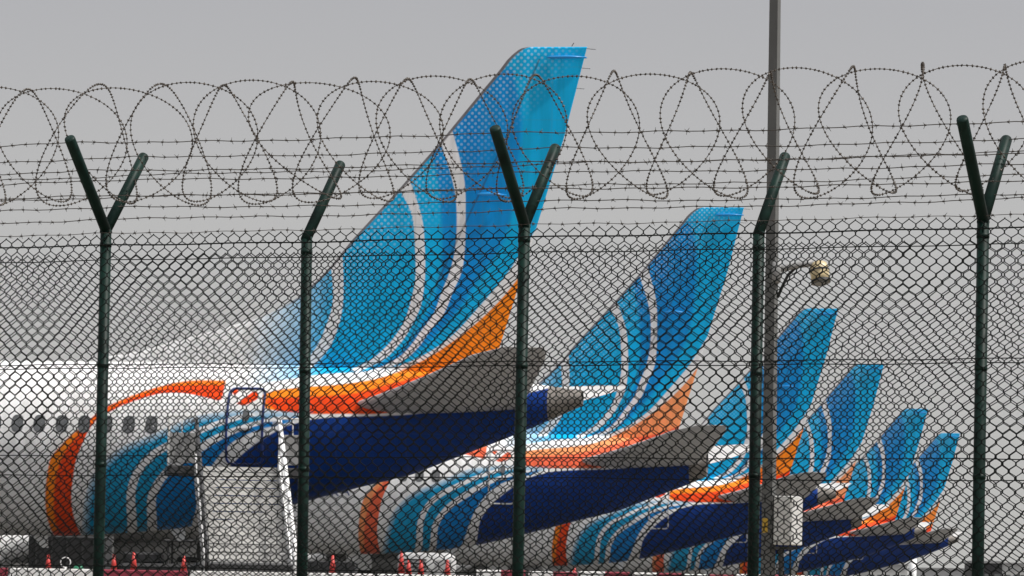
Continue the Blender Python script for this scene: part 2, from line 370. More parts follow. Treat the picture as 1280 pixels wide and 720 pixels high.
def wheel(parent, x, y, r=.56, w=.36):
    mb = MB(); pr = [(-w/2, r*.6), (-w/2, r*.9), (-w/2*.7, r), (w/2*.7, r), (w/2, r*.9), (w/2, r*.6)]; n = 28
    v = [(x+q*math.cos(a), y+p, r+q*math.sin(a)) for p, q in pr for a in [2*PI*k/n for k in range(n)]]
    f = [[i*n+k, i*n+(k+1) % n, (i+1)*n+(k+1) % n, (i+1)*n+k] for i in range(5) for k in range(n)]
    t = mb.add(v, f).build('wheel', M['black'], parent, True)
    h = MB(); h.tube([(x, y-w/2*.9, r), (x, y+w/2*.9, r)], r*.6, 20); h.tube([(x, y-w/2*1.05, r), (x, y+w/2*1.05, r)], r*.2, 12)
    h.build('hub', M['lgrey'], t)
def make_airliner(long_tail):
    root = empty('airliner', (0, 0, 0), -PSI)
    s_cut = .72 if long_tail else 1.55
    body_mesh('fuselage', s_cut, 39.55, .085, M['livery'], root)
    # unpainted exhaust cone
    s_end = float(BS[0])+.02 if long_tail else 1.02
    o = body_mesh('exhaust_cone', s_end, s_cut, .05, M['tailmetal'], root, 40, bake=False)
    x, y, z = surf(np.full(40, s_end+.004), np.linspace(0, 2*PI, 40, endpoint=False), -.002)
    V = [tuple(q) for q in np.stack([x, y, z], -1)]+[tuple(q) for q in np.stack([x-.12, y*.8, z*.8+.2*float(sec(s_end)[0])], -1)]
    mesh_obj('exhaust_outlet', V, [[k, (k+1) % 40, 40+(k+1) % 40, 40+k] for k in range(40)]+[list(range(40, 80))], M['dgrey'], root, False)
    fin_mesh(M['livery'], root)
    # rudder hinge line and fairings
    for (ax, ay), (bx, by), r in (((601,243),(634,244.5),.035), ((688,71),(733,71.5),.03)):
        a = pix2sz(ax, ay, .12); b_ = pix2sz(bx, by, .05)
        yy = -.17 if r > .032 else -.07
        mb = MB(); mb.tube([(-a[0]-.1, yy*.7, a[1]), (-a[0], yy, a[1]), (-(a[0]+b_[0])/2, yy-.03, a[1]), (-b_[0], yy*.6, b_[1])], [.006, r, r*1.2, .012], 10)
        mb.tube([(-a[0]-.1, -yy*.7, a[1]), (-a[0], -yy, a[1]), (-(a[0]+b_[0])/2, -yy+.03, a[1]), (-b_[0], -yy*.6, b_[1])], [.006, r, r*1.2, .012], 10)
        mb.build('hinge_fairing', M['fairing'], root, True)
    mb = MB()
    tx, tz = -TEsz[0][0], TEsz[0][1]
    for dz in (.02, .45, .9): MB().tube([(tx-dz*.27-.02, 0, tz-dz-.03), (tx-dz*.27+.2, 0, tz-dz-.05)], .006, 5).build('static_wick', M['dgrey'], root)
    MB().tube([(tx-.35, 0, tz), (tx-.30, 0, tz+.08)], .009, 5).build('whip_antenna', M['dgrey'], root)
    pass
    # stabilisers
    for sgn in (-1, 1):
        sc = []
        for q in np.linspace(0, 1, 9):
            y = .35+(7.15-.35)*q; le = 5.35+(.95-5.35)*q; te = 1.35+(-.30-1.35)*q; z = 4.37+(5.32-4.37)*q**1.25
            if q > .99: le -= .28; te += .12
            sc.append((sgn*y, le, le-te, z, 1.0 if q < .99 else .35))
        lifting('tailplane', sc, M['tailplane'], root, .10)
    # wings
    for sgn in (-1, 1):
        sc = [(sgn*1.2, 23.6, 7.6, 1.95, 1.), (sgn*5.8, 20.6, 4.75, 2.35, 1.), (sgn*11.5, 17.3, 3.1, 2.95, .9), (sgn*16.6, 14.5, 1.75, 3.5, .8)]
        w = lifting('wing', sc, M['tailplane'], root, .12)
        wl = [(sgn*16.6, 14.5, 1.75, 3.5, .8), (sgn*17.2, 14.1, 1.5, 3.75, .8), (sgn*17.55, 13.6, 1.2, 4.4, .8), (sgn*17.85, 12.6, .6, 6.0, .8)]
        c = np.linspace(0, 1, 8)
        V = []
        for y, le, ch, z, k in wl:
            V += [(-(le-ch*a), y-.035*math.sin(PI*a), z) for a in c]+[(-(le-ch*a), y+.035*math.sin(PI*a)+.004, z) for a in c][::-1]
        fcs = [[i*16+j, i*16+(j+1) % 16, (i+1)*16+(j+1) % 16, (i+1)*16+j] for i in range(3) for j in range(16)]+[[48+j for j in range(16)]]
        mesh_obj('winglet', V, fcs, M['white'], root, True)
        # engine
        n = 28; prof = [(26.2, .80), (26.3, .95), (25.9, 1.05), (24.5, 1.08), (23., 1.0), (22.3, .86), (22.3, .62), (21.6, .45), (20.9, .12)]
        V = [(-s_, sgn*4.85+r*math.cos(2*PI*k/n), 1.62+r*math.sin(2*PI*k/n)) for s_, r in prof for k in range(n)]
        fcs = [[i*n+k, i*n+(k+1) % n, (i+1)*n+(k+1) % n, (i+1)*n+k] for i in range(len(prof)-1) for k in range(n)]
        en = mesh_obj('engine', V, fcs, M['white'], root, True)
        V = [(-25.7, sgn*4.85+r*math.cos(2*PI*k/n), 1.62+r*math.sin(2*PI*k/n)) for r in (.1, .93) for k in range(n)]
        mesh_obj('fan', V, [[k, (k+1) % n, n+(k+1) % n, n+k] for k in range(n)], M['dgrey'], en)
        mb = MB(); mb.box((-22.8, sgn*4.85, 2.45), (3.4, .3, .5), bev=.1); mb.build('pylon', M['white'], root)
        # main gear
        g = MB(); g.tube([(-19.8, sgn*2.86, .56), (-19.8, sgn*2.75, 2.1)], .11, 10); g.tube([(-19.8, sgn*2.5, .56), (-19.8, sgn*3.2, .56)], .08, 10)
        g.tube([(-19.8, sgn*2.8, 1.2), (-19.2, sgn*1.4, 1.9)], .06, 8)
        gr = g.build('main_gear', M['mgrey'], root); 
        for dy in (-.43, .43): wheel(gr, -19.8, sgn*2.86+dy)
        d = MB(); d.box((-19.8, sgn*3.42, 1.55), (1.1, .05, 1.0), bev=.02); d.build('gear_door', M['white'], root)
    mb = MB(); mb.box((-21.5, 0, 1.45), (9.5, 3.3, 1.0), bev=.45); mb.build('belly_fairing', M['lgrey'], root, True)
    g = MB(); g.tube([(-35.6, 0, .35), (-35.6, 0, 2.0)], .08, 10); gr = g.build('nose_gear', M['lgrey'], root)
    for dy in (-.2, .2): wheel(gr, -35.6, dy, .34, .2)
    # cabin windows, port side
    for k in range(42):
        px = 188.5-28.35*k if k < 12 else None
        s_, z = WIN[0][0]+k*.508, WIN[0][1]
        if 14 < k < 16: continue
        win(root, s_, z)
    # rear door: proud panel + outline + window + handle
    ds0, dz0 = pix2sz(326, 581, 1.6); ds1, dz1 = pix2sz(284, 485, 1.6)
    dz0 += .02
    def th_of(s, z):
        c, h, w = sec(s); return math.acos(max(-1, min(1, (z-c)/h)))
    n1, n2 = 14, 26
    V = []
    for i in range(n1):
        for j in range(n2):
            s_ = ds0+(ds1-ds0)*i/(n1-1); z = dz0+(dz1-dz0)*j/(n2-1)
            V.append([float(q) for q in surf(s_, th_of(s_, z), .012)])
    d = mesh_obj('door', V, [[i*n2+j, i*n2+j+1, (i+1)*n2+j+1, (i+1)*n2+j] for i in range(n1-1) for j in range(n2-1)], M['livery'], root, True); bake_livery(d)
    r = .14; path = []
    sm, zm = (ds0+ds1)/2, (dz0+dz1)/2; hs, hz = abs(ds1-ds0)/2, (dz1-dz0)/2
    for q in range(4):
        cxs = (1, -1, -1, 1)[q]*(hs-r); czs = (1, 1, -1, -1)[q]*(hz-r)
        for t in range(7):
            a = q*PI/2+t*PI/12; path.append((sm+cxs+r*math.cos(a), zm+czs+r*math.sin(a)))
    dense = []
    for i in range(len(path)):
        a = path[i]; b_ = path[(i+1) % len(path)]; L_ = math.dist(a, b_); k = max(1, int(L_/.12))
        dense += [(a[0]+(b_[0]-a[0])*t/k, a[1]+(b_[1]-a[1])*t/k) for t in range(k)]
    pts = [[float(q) for q in surf(s_, th_of(s_, z), .016)] for s_, z in dense]; pts.append(pts[0])
    mb = MB(); mb.tube(pts, .030, 6, False); mb.build('door_frame', M['navy'] if long_tail == 2 else M['lgrey'], root, True)
    win(d, sm-.02, zm+.22, .16, .24, 'door_window', .02)
    mb = MB(); q = [float(a) for a in surf(sm, th_of(sm, zm-.08), .03)]; mb.box(q, (.28, .05, .07), bev=.02); mb.build('door_handle', M['metal'], d)
    # lower antenna + drain mast
    for s_ in (9.2, 12.4):
        c, h, w = sec(s_); mb = MB(); mb.add([(-s_-.2, -.015, c-h+.05), (-s_+.2, -.015, c-h+.05), (-s_+.22, -.01, c-h-.28), (-s_+.05, -.01, c-h-.28), (-s_-.2, .015, c-h+.05), (-s_+.2, .015, c-h+.05), (-s_+.22, .01, c-h-.28), (-s_+.05, .01, c-h-.28)], [[0,1,2,3],[4,7,6,5],[0,3,7,4],[1,5,6,2],[3,2,6,7]]); mb.build('antenna', M['white'], root)
    return root
def win(parent, s_, z, wd=.275, ht=.395, name='window', off=.008):
    c, h, w = sec(s_)
    V = []; n = 20
    for k in range(n):
        a = 2*PI*k/n; e = 2.8
        dx = wd/2*math.copysign(abs(math.cos(a))**(2/e), math.cos(a)); dz = ht/2*math.copysign(abs(math.sin(a))**(2/e), math.sin(a))
        th = math.acos(max(-1, min(1, (z+dz-c)/h))); V.append([float(q) for q in surf(s_+dx, th, off)])
    return mesh_obj(name, V, [list(range(n))], M['glass'], parent)
M['fairing'] = simple('blue_fairing', (.01, .25, .62), .35, var=.05)
M['tailplane'] = simple('grey_wing_paint', (.46, .455, .45), .5, var=.1, scale=1.2)
WIN = [pix2sz(188.5, 531, 1.8)]
GR = 'airliners parked in a row beyond the fence'
longA = make_airliner(2)
shortB = make_airliner(0)
tips = [(734,58), (930,259), (1048,385.5), (1105,455.5), (1160,511), (1200,541.5)]
kinds = [2, 0, 1, 0, 1, 1]
alphas = [1., .25, 1., .15, .9, .8]
labels = ['largest and nearest airliner, mobile stairs at its rear door, tallest blue tail',
          'second airliner in the row, short dark tail end and faded salmon-orange tail stripe',
          'third airliner in the row, its blue tail rising right beside the lamp post',
          'fourth airliner in the row, its blue tail just right of the lamp post and box',
          'fifth airliner in the row, second smallest blue tail',
          'farthest and smallest airliner, its blue tail nearest the right-hand Y post']
used = {}
for i, (tp, kd, al, lb) in enumerate(zip(tips, kinds, alphas, labels)):
    src = shortB if kd == 0 else longA
    if src not in used: used[src] = 1; o = src
    else: o = copy_tree(src)
    o.location = place_from_tip(*tp); o.rotation_euler.z = -PSI+math.radians((0, .5, -.6, .7, -.4, .3)[i])
    tag(o, lb, 'airliner', GR)
    for ch in [x for x in bpy.data.objects if x.parent == o]: ch.color = (1, 1, 1, al)
    for ch in [x for x in bpy.data.objects if x.parent in list(o.children)]: ch.color = (1, 1, 1, al)
    if kd == 1:
        for ch in o.children:
            if ch.name.startswith('door_frame'):
                ch.data = ch.data.copy(); ch.data.materials[0] = M['lgrey']
    if i == 1: plane2 = o
# remaining registration letters on the second airliner
for chx, (px, py) in (('K', (413.5, 620)), ('A', (426.5, 619.5))):
    cu = bpy.data.curves.new('registration', 'FONT'); cu.body = chx; cu.size = .42; cu.extrude = .002
    t = bpy.data.objects.new('registration', cu); COL.objects.link(t)
    me = bpy.data.meshes.new_from_object(t); bpy.data.objects.remove(t)
    me.materials.append(M['navy']); o = bpy.data.objects.new('registration', me); COL.objects.link(o); o.parent = plane2
    a, b_ = ray(px, py); yl = 1.90; P = plane2.location
    x = (a*(P.y-yl*cp)-P.x+yl*sp)/(cp+a*sp); Y = P.y-x*sp-yl*cp
    o.location = (x, -yl, EYE+b_*Y); o.rotation_euler = (PI/2, 0, 0)

# ------------------------------------------------------------------ the fences
def solve_fence(x0, x1, x2, ymid):
    # equal post spacing seen at x0<x1<x2 -> direction
    u0, u1, u2 = [ray(x, ymid)[0] for x in (x0, x1, x2)]
    # X1=u1*Y1 ; (u1*Y1-c)=u0*(Y1+s) ; (u1*Y1+c)=u2*(Y1-s), unknown c/Y1, s/Y1
    A = np.array([[-1, -u0], [1, u2]]); B = np.array([u0-u1, u2-u1]); c, s = np.linalg.solve(A, B)
    return c, s, u1
c_, s_, u1 = solve_fence(132.5, 655.5, 1229, 285)
SPAN = 2.5
Y1 = SPAN/math.hypot(c_, s_); ANG = math.atan2(s_, c_)
print('fence Y1', Y1, 'angle', math.degrees(ANG), 'plane1', P1)
FD = Vector((math.cos(ANG), -math.sin(ANG), 0)); FN = Vector((-math.sin(ANG), -math.cos(ANG), 0))   # along, towards camera
O1 = Vector((u1*Y1, Y1, 0))
def fence_t(px, off, py=300):                         # parameter along the fence of a pixel column
    a = ray(px, py)[0]; o = O1+FN*off
    return (a*o.y-o.x)/(FD.x-a*FD.y)
def fence_z(px, py, off):
    t = fence_t(px, off, py); p = O1+FN*off+FD*t; return EYE+ray(px, py)[1]*p.y
REAR = -.62
T0, T1 = -3.9, 3.9
GZ = -1.0
def fp(t, off, z): p = O1+FN*off+FD*t; return Vector((p.x, p.y, z))
def linkmesh(parent, off, ztop, zmin, W=.0707, H=.0735, seed=1):
    r = np.random.default_rng(seed)
    half = W/2; n = int((T1-T0)/half); m = int((ztop-zmin)/(H/2))+1
    ii = np.arange(n); jj = np.arange(m)
    base = T0+ii*half
    sgn = np.where((ii[:, None]+jj[None, :]) % 2 == 0, 1, -1)
    knotid = ii[:, None]+(sgn > 0)                     # meeting column
    jx = r.normal(0, .0010, (n+2, m)); jz = r.normal(0, .0010, (n+2, m))
    t = base[:, None]+sgn*(half/2)+jx[knotid, jj[None, :]]
    z = ztop-jj[None, :]*(H/2)+jz[knotid, jj[None, :]]
    # slow waviness of the sheet
    t = t+.006*np.sin(z*3.1+t*.9+seed)+.004*np.sin(t*2.3+seed)
    z = z+.006*np.sin(t*1.7+z*1.3+seed*2)
    o2 = off+sgn*.0022+.012*np.sin(t*1.9+seed)*np.sin(z*1.5)
    P0 = np.array(O1); FDn = np.array(FD); FNn = np.array(FN)
    def wp(t_, o_, z_):
        p = P0+FNn*o_[..., None]+FDn*t_[..., None]; p[..., 2] = z_; return p
    K = wp(t, o2, z)
    # the wires turn round one another at every knot: a short upright hook just past the meeting line
    Pk = np.empty((n, 2*m, 3)); d = .10
    nxt = np.concatenate([K[:, 1:], K[:, -1:]], 1); prv = np.concatenate([K[:, :1], K[:, :-1]], 1)
    hook = FDn[None, None]*(sgn*.0022)[..., None]; up = np.array((0, 0, .0058))
    Pk[:, 0::2] = K+hook+up; Pk[:, 1::2] = K+hook-up; Pk[:, 0] = K[:, 0]; Pk[:, 1] = K[:, 0]-up
    V, Fc = tube_arrays(Pk, .0031, 4, tuple(FN))
    return big_mesh('chain_link_mesh', V, Fc, M['mesh'], parent, True)
def line_wire(parent, off, ztab, r, name, mat, barbs=False, sag=.006, seed=0, L0=None, L1=None):
    """ztab: function of t giving z"""
    rr = random.Random(seed); L0 = T0 if L0 is None else L0; L1 = T1 if L1 is None else L1
    pts = []; t = L0; ph = rr.random()*6; ph2 = rr.random()*6
    while t <= L1:
        u = ((t-SPAN/2) % SPAN)/SPAN
        z = (ztab(t) if callable(ztab) else ztab)-sag*math.sin(PI*((t % SPAN)/SPAN))+.0025*math.sin(t*7+ph)+(.003*math.sin(t*17+ph2) if barbs else 0)
        pts.append(fp(t, off+.003*math.sin(t*5+ph2), z)); t += .09
    mb = MB(); mb.tube(pts, r, 5)
    if barbs:
        # second strand twisted round the first
        q = []
        t = L0; k = 0
        t = L0+rr.random()*.08
        while t < L1:
            i = min(len(pts)-2, int((t-L0)/.09)); fr = (t-L0)/.09-i; c = pts[i].lerp(pts[i+1], fr)
            a0 = rr.random()*PI; 
            mb.tube([c-FD*.006, c+FD*.006], .0046, 5)
            for b_ in range(4):
                a = a0+b_*PI/2+rr.uniform(-.3, .3); dv = (Vector((0, 0, 1))*math.cos(a)+FN*math.sin(a)+FD*rr.uniform(-.9, .9)).normalized()
                mb.tube([c, c+dv*rr.uniform(.015, .022)], [.0021, .0011], 3)
            t += .082+rr.uniform(-.012, .012)
    return mb.build(name, mat, parent, True)
ARM_H, ARM_Z = .44, .462
def post(parent, t, off, ztop, arms, lean=0):
    b = fp(t, off, GZ-.1)-FD*lean*(ztop-GZ); tp = fp(t, off, ztop)
    mb = MB(); mb.tube([b, tp+Vector((0, 0, .005))], .031, 20)
    p = mb.build('post', M['post'], parent, True)
    for sg in arms:
        e = tp+FN*sg*ARM_H+Vector((0, 0, ARM_Z)); d = (e-tp).normalized()
        a = MB(); a.tube([tp-d*.02, e-d*.008, e], [.030, .030, .027], 20)
        ar = a.build('arm', M['post'], p, True)
    # clamp band and bolts holding the mesh
    for z in (ztop-.08, ztop-.75, ztop-1.3):
        q = fp(t, off, z)-FD*lean*(ztop-z); MB().tube([q-Vector((0, 0, .012)), q+Vector((0, 0, .012))], .0335, 16).build('clamp', M['post'], p, True)
    return tp
def auto_smooth_off(o): pass
fence = empty('perimeter_fence', fp(0, 0, GZ)); fence_w = fence.matrix_basis.inverted()
rearf = empty('perimeter_fence', fp(0, REAR, GZ))
tag(fence, 'nearer green chain-link fence with Y-topped posts and barbed wire strands', 'fence', 'two parallel security fences')
tag(rearf, 'rear green chain-link fence just behind, with single slanted post arms', 'fence', 'two parallel security fences')
nz0 = fence_z(655, 281, 0); rz0 = fence_z(700, 294, REAR)
posts_n = [(132.5, 288, .006), (655.5, 281, .002), (1229, 275, -.002)]
for px, py, ln in posts_n: post(fence, fence_t(px, 0, py), 0, fence_z(px, py, 0), (1, -1), ln)
post(fence, fence_t(132.5, 0, 288)-2.45, 0, nz0, (1, -1)); post(fence, fence_t(1229, 0, 275)+2.5, 0, nz0, (1, -1))
posts_r = [(383.5, 297, -.004), (948.5, 291, 0)]
for px, py, ln in posts_r: post(rearf, fence_t(px, REAR, py), REAR, fence_z(px, py, REAR), (-1,), ln)
post(rearf, fence_t(-58, REAR, 305), REAR, rz0, (-1,)); post(rearf, fence_t(1500, REAR, 285), REAR, rz0, (-1,))
MESH_OFF = .038
linkmesh(fence, MESH_OFF, fence_z(700, 283, MESH_OFF), GZ+.02, seed=1)
linkmesh(rearf, REAR+MESH_OFF, fence_z(700, 308, REAR+MESH_OFF), GZ+.02, seed=5)
for py, px in ((295.5, 700), (452, 660), (571.5, 660), (716, 660)): line_wire(fence, MESH_OFF+.006, fence_z(px, py, MESH_OFF), .0040 if py < 300 else .0028, 'tension_wire', M['mesh'], seed=py, sag=.004)
for py, px in ((315, 700), (457, 660), (597, 660)): line_wire(rearf, REAR+MESH_OFF+.006, fence_z(px, py, REAR+MESH_OFF), .0030, 'tension_wire', M['mesh'], seed=py, sag=.004)
k = 0
_pt = sorted((fence_t(px, 0, py), fence_z(px, py, 0)) for px, py, _ in posts_n); print('post tops', _pt, posts_r and [fence_z(px, py, REAR) for px, py, _ in posts_r])
def z_near(d): return lambda t: float(np.interp(t, [q[0] for q in _pt], [q[1] for q in _pt]))+d
def z_arm(pz, fr): return pz+ARM_Z*fr
for sg, frs in ((1, (.90, .60, .33)), (-1, (.93, .62, .25))):
    for fr in frs:
        k += 1; line_wire(fence, sg*(ARM_H*fr)+sg*.0, z_near(ARM_Z*fr+.026), .0025, 'barbed_wire', M['barb'], True, .012, k)
line_wire(fence, MESH_OFF, fence_z(655, 281, MESH_OFF), .0018, 'barbed_wire', M['barb'], True, .003, 31)
for fr in (.88, .58, .27):
    k += 1; line_wire(rearf, REAR-ARM_H*fr, rz0+ARM_Z*fr+.034, .0025, 'barbed_wire', M['barb'], True, .012, k)
# re-root children of the fences (built in world space) on their empties
bpy.context.view_layer.update()
for e in (fence, rearf):
    for ch in e.children: ch.location = -e.location

# ------------------------------------------------------------------ concertina coil lying in the V of the arms
PHC = 0.0
def coil():
    R = .335; zc = fence_z(655, 166, 0); off0 = .0
    A0, LEAN = .132, .09
    nt = 46; step = 2*PI/110
    th = np.arange(0, nt*2*PI, step)
    rr = np.random.default_rng(3)
    def wobble(n_, sp_): return np.interp(th, np.arange(0, th[-1]+2*sp_, sp_), rr.normal(0, n_, len(np.arange(0, th[-1]+2*sp_, sp_))))
    # pitch per turn varies where the coil was stretched more or less
    adv = [T0]
    while len(adv) < nt+2: adv.append(adv[-1]+float(np.interp(adv[-1], [-2.4, -1.9, -1.3, -.6, .2, 1.2, 2.5], [.21, .20, .176, .18, .212, .212, .205])))
    t = np.interp(th/(2*PI), np.arange(len(adv)), adv)-LEAN*np.cos(th)
    t = t+A0*(1+wobble(.14, 9))*np.sin(1.5*th+PI/4+PHC+wobble(.22, 11))+wobble(.010, 3.3)
    rad = R*(1+.04*np.sin(th*.37))
    y = rad*np.cos(th); z = rad*np.sin(th)*.97
    y = y*.95+.012*np.sin(th*.9)
    P = np.array(O1)[None]+np.array(FN)[None]*(off0+y)[:, None]+np.array(FD)[None]*t[:, None]; P[:, 2] = zc+z-.011*(t+2.2)
    V, Fc = tube_arrays(P[None], .0021, 5, (0.31, .77, .55))
    Vs = [V]; Fs = [Fc]; n = len(V)
    # barb clusters along the coil
    seg = np.linalg.norm(np.diff(P, axis=0), axis=1); L = np.concatenate([[0], np.cumsum(seg)])
    ds = np.arange(.01, L[-1], .027)+rr.normal(0, .002, len(np.arange(.01, L[-1], .027)))
    C = np.stack([np.interp(ds, L, P[:, i]) for i in range(3)], -1); C2 = np.stack([np.interp(ds+.004, L, P[:, i]) for i in range(3)], -1)
    T = C2-C; T /= np.linalg.norm(T, axis=1, keepdims=True)
    U = np.cross(T, rr.normal(0, 1, T.shape)); U /= np.linalg.norm(U, axis=1, keepdims=True); Wv = np.cross(T, U)
    hl, hw = .0088, .0092
    q = [C-T*hl, C+U*hw, C+Wv*hw*.8, C-U*hw, C-Wv*hw*.8, C+T*hl]
    Vb = np.stack(q, 1).reshape(-1, 3); m = len(C); b = np.arange(m)*6
    tris = []
    for a, c, d in ((0,2,1),(0,3,2),(0,4,3),(0,1,4),(5,1,2),(5,2,3),(5,3,4),(5,4,1)): tris.append(np.stack([b+a, b+c, b+d], -1))
    tris = np.concatenate(tris)
    allv = np.concatenate([V, Vb]); me = bpy.data.meshes.new('razor_wire_coil')
    me.from_pydata(allv.tolist(), [], Fc.tolist()+(tris+len(V)).tolist()); me.materials.append(M['razor'])
    o = bpy.data.objects.new('razor_wire_coil', me); COL.objects.link(o)
    return o
rc = coil(); tag(rc, 'looping coil of razor wire lying in the V of the fence post arms', 'razor wire')

# ------------------------------------------------------------------ lamp post with box and floodlight
LY = 40.0; kL = F/LY
base = at(962, 640, LY); base.z = -.6
lamp = empty('lamp_post', base); tag(lamp, 'tall grey lamp post behind the fence carrying a white box and small floodlight', 'lamp post')
def lp(px, py, dY=0): p = at(px, py, LY+dY); return p-base
mb = MB(); a = lp(963.5, 420); top = lp(966, -250)
pb = Vector((0, 0, 0)); tx = at(965.5, 0, LY)-base
def pole_at(z): f = z/tx.z; return Vector((tx.x*f*.55, 0, z))
for z0, z1, w0, w1 in ((0, 9.2, .062, .042),):
    A_ = math.radians(-24); q = [Vector((math.cos(A_+k*PI/2+PI/4), math.sin(A_+k*PI/2+PI/4), 0))*1.4142 for k in range(4)]
    mb.add([pole_at(z0)+v*w0 for v in q]+[pole_at(z1)+v*w1 for v in q], [[0,1,5,4],[1,2,6,5],[2,3,7,6],[3,0,4,7],[3,2,1,0],[4,5,6,7]])
mb.build('pole', M['pole'], lamp)
mb = MB(); mb.tube([(pole_at(9.1)), (pole_at(9.2)+Vector((0, 0, .25))), pole_at(9.2)+Vector((.5, 0, .6)), pole_at(9.2)+Vector((1.4, 0, .75))], .035, 10); hd = mb.build('lamp_arm', M['pole'], lamp, True)
mb = MB(); mb.box(pole_at(9.2)+Vector((1.7, 0, .74)), (.7, .28, .14), bev=.05); mb.build('lantern', M['lgrey'], lamp)
c = lp(985, 651); c.y -= .02
rot = rotz(math.radians(-22))
h = (lp(985, 621).z-lp(985, 682).z)
bx = MB(); bx.box(c, (.205, .36, h), rot, .008); cab = bx.build('junction_box', M['boxpaint'], lamp)
fr = rot @ Vector((0, -1, 0)); sd = rot @ Vector((1, 0, 0))
dm = MB(); dm.box(c+fr*.184, (.175, .01, h-.05), rot, .004); dm.build('box_door', M['boxpaint'], cab)
dm = MB()
for zz in (-.18, .18): dm.box(c+sd*.106+fr*.15+Vector((0, 0, zz)), (.012, .03, .05), rot)
dm.build('hinge', M['dgrey'], cab)
mb = MB(); mb.box(lp(974, 682.5)+Vector((.03, 0, -.02)), (.3, .2, .03)); mb.box(lp(970, 622)+Vector((.0, 0, 0)), (.1, .12, .03)); mb.tube([lp(976, 684), lp(977, 735), lp(977, 760)], .03, 8); mb.build('box_bracket', M['dgrey'], lamp)
mb = MB(); mb.tube([lp(988, 684), lp(988, 760)], .012, 6); mb.build('cable', M['black'], lamp)
mb = MB(); q = lp(955.5, 657); mb.box((q.x, -.098, q.z), (.055, .006, .15)); mb.build('warning_label', M['yellow'], lamp)
# floodlight
mb = MB(); mb.tube([lp(968, 338), lp(980, 335), lp(998, 331), lp(1008, 330), lp(1016, 328)], .036, 10); mb.box(lp(970, 341), (.09, .2, .22), bev=.01); br = mb.build('bracket', M['mgrey'], lamp, True)
mb = MB(); mb.tube([lp(1012, 331), lp(1003, 331), lp(994, 335), lp(985, 344), lp(978, 358), lp(972, 372)], .016, 8); mb.build('conduit', M['black'], lamp, True)
fc = lp(1024.5, 341)
mb = MB(); ax = Vector((.12, -.25, -.9)).normalized()
mb.tube([fc-ax*.125, fc-ax*.10, fc-ax*.02, fc+ax*.02, fc+ax*.11], [.045, .088, .105, .098, .098], 22)
fh = mb.build('floodlight_head', M['cream'], lamp, True)
mb = MB(); mb.tube([fc+ax*.112, fc+ax*.125], [.085, .075], 20); mb.build('lens', M['glass'], fh)
mb = MB(); mb.tube([fc-ax*.028, fc-ax*.012], .109, 22); mb.tube([fc+ax*.085, fc+ax*.11], .104, 22); mb.build('rim', M['dgrey'], fh)

# ------------------------------------------------------------------ mobile stairs at the first airliner's rear door
ST = at(291, 583, P1.y-.6); PZ = 2.93
st0 = Vector((ST.x, P1.y+.75-1.95-.05, 0))               # against the fuselage
st0.x = ray(291, 583)[0]*st0.y
stairs = empty('mobile_stairs', st0, math.radians(8.5)); tag(stairs, 'white mobile passenger stairs standing at the nearest airliner\'s rear door', 'mobile stairs')
# local: -y towards camera; platform 0..-1.3 ; flight -1.3..-5.6
wl, NS = .90, 15
rise = (PZ-.30)/NS; run = .27
tr = MB()
for i in range(NS):
    z = PZ-rise*(i+1); y = -1.3-run*i
    tr.box((0, y-run/2, z+rise-.02-rise), (2*wl-.1, run+.02, .04))
    tr.box((0, y-.012, z+rise/2+.012), (2*wl-.1, .018, rise-.075))
    tr.box((0, y-run-.005, z+.005), (2*wl-.12, .03, .035))
tr.build('steps', M['tread'], stairs)
for sg in (-1, 1):
    y0, y1 = -1.3, -1.3-run*NS; z0, z1 = PZ, .30
    w = .05
    v = []
    for x in (sg*wl-w/2*1, sg*wl+w/2):
        v += [(x, y0, z0-.35), (x, y1-.1, z1-.3), (x, y1-.1, z1+.25), (x, y0, z0+.25)]
    f = [[0,1,2,3],[7,6,5,4],[0,4,5,1],[1,5,6,2],[2,6,7,3],[3,7,4,0]]
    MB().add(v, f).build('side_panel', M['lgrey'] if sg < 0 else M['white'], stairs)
    mb = MB(); mb.tube([(sg*wl, 0, z0+1.0), (sg*wl, y0, z0+1.0), (sg*wl, y1, z1+.95), (sg*wl, y1-.02, z1)], .042 if sg < 0 else .05, 8)
    for q in range(0, 6):
        yy = y0+(y1-y0)*q/5; zz = z0+(z1-z0)*q/5; mb.tube([(sg*wl, yy, zz+.2), (sg*wl, yy, zz+.97)], .018, 6)
    mb.tube([(sg*wl, y0, z0+.6), (sg*wl, y1, z1+.55)], .018, 6)
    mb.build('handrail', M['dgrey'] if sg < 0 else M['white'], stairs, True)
    # platform wings left and right of the flight
    mb = MB(); mb.box((sg*(wl+.3), -1.2, PZ+.37), (.58, .05, .66), bev=.01); mb.build('platform_panel', M['mgrey'], stairs)
    mb = MB()
    mb.tube([(sg*(wl+.02), -1.2, PZ+1.05), (sg*(wl+.58), -1.2, PZ+1.05), (sg*(wl+.58), 0, PZ+1.05)], .022, 8)
    mb.tube([(sg*(wl+.58), -1.2, PZ-.0), (sg*(wl+.58), -1.2, PZ+1.05)], .03, 8); mb.tube([(sg*(wl+.3), -1.2, PZ+.7), (sg*(wl+.3), -1.2, PZ+1.05)], .015, 6)
    mb.build('platform_rail', M['grey_white'], stairs)
mb = MB(); mb.box((0, -.62, PZ-.11), (2*wl+1.2, 1.2, .2), bev=.03); mb.build('platform', M['dgrey'], stairs)
mb = MB(); mb.box((0, -.01, PZ-.1), (2*wl+1.1, .12, .22), bev=.05); mb.build('bumper', M['black'], stairs)
mb = MB()
for sg in (-1, 1):
    mb.tube([(sg*.62, -.7, PZ-.2), (sg*.62, -3.4, .75)], .06, 6); mb.tube([(sg*.62, -3.2, PZ-1.5), (sg*.62, -.9, .75)], .05, 6)
mb.build('lift_frame', M['mgrey'], stairs)
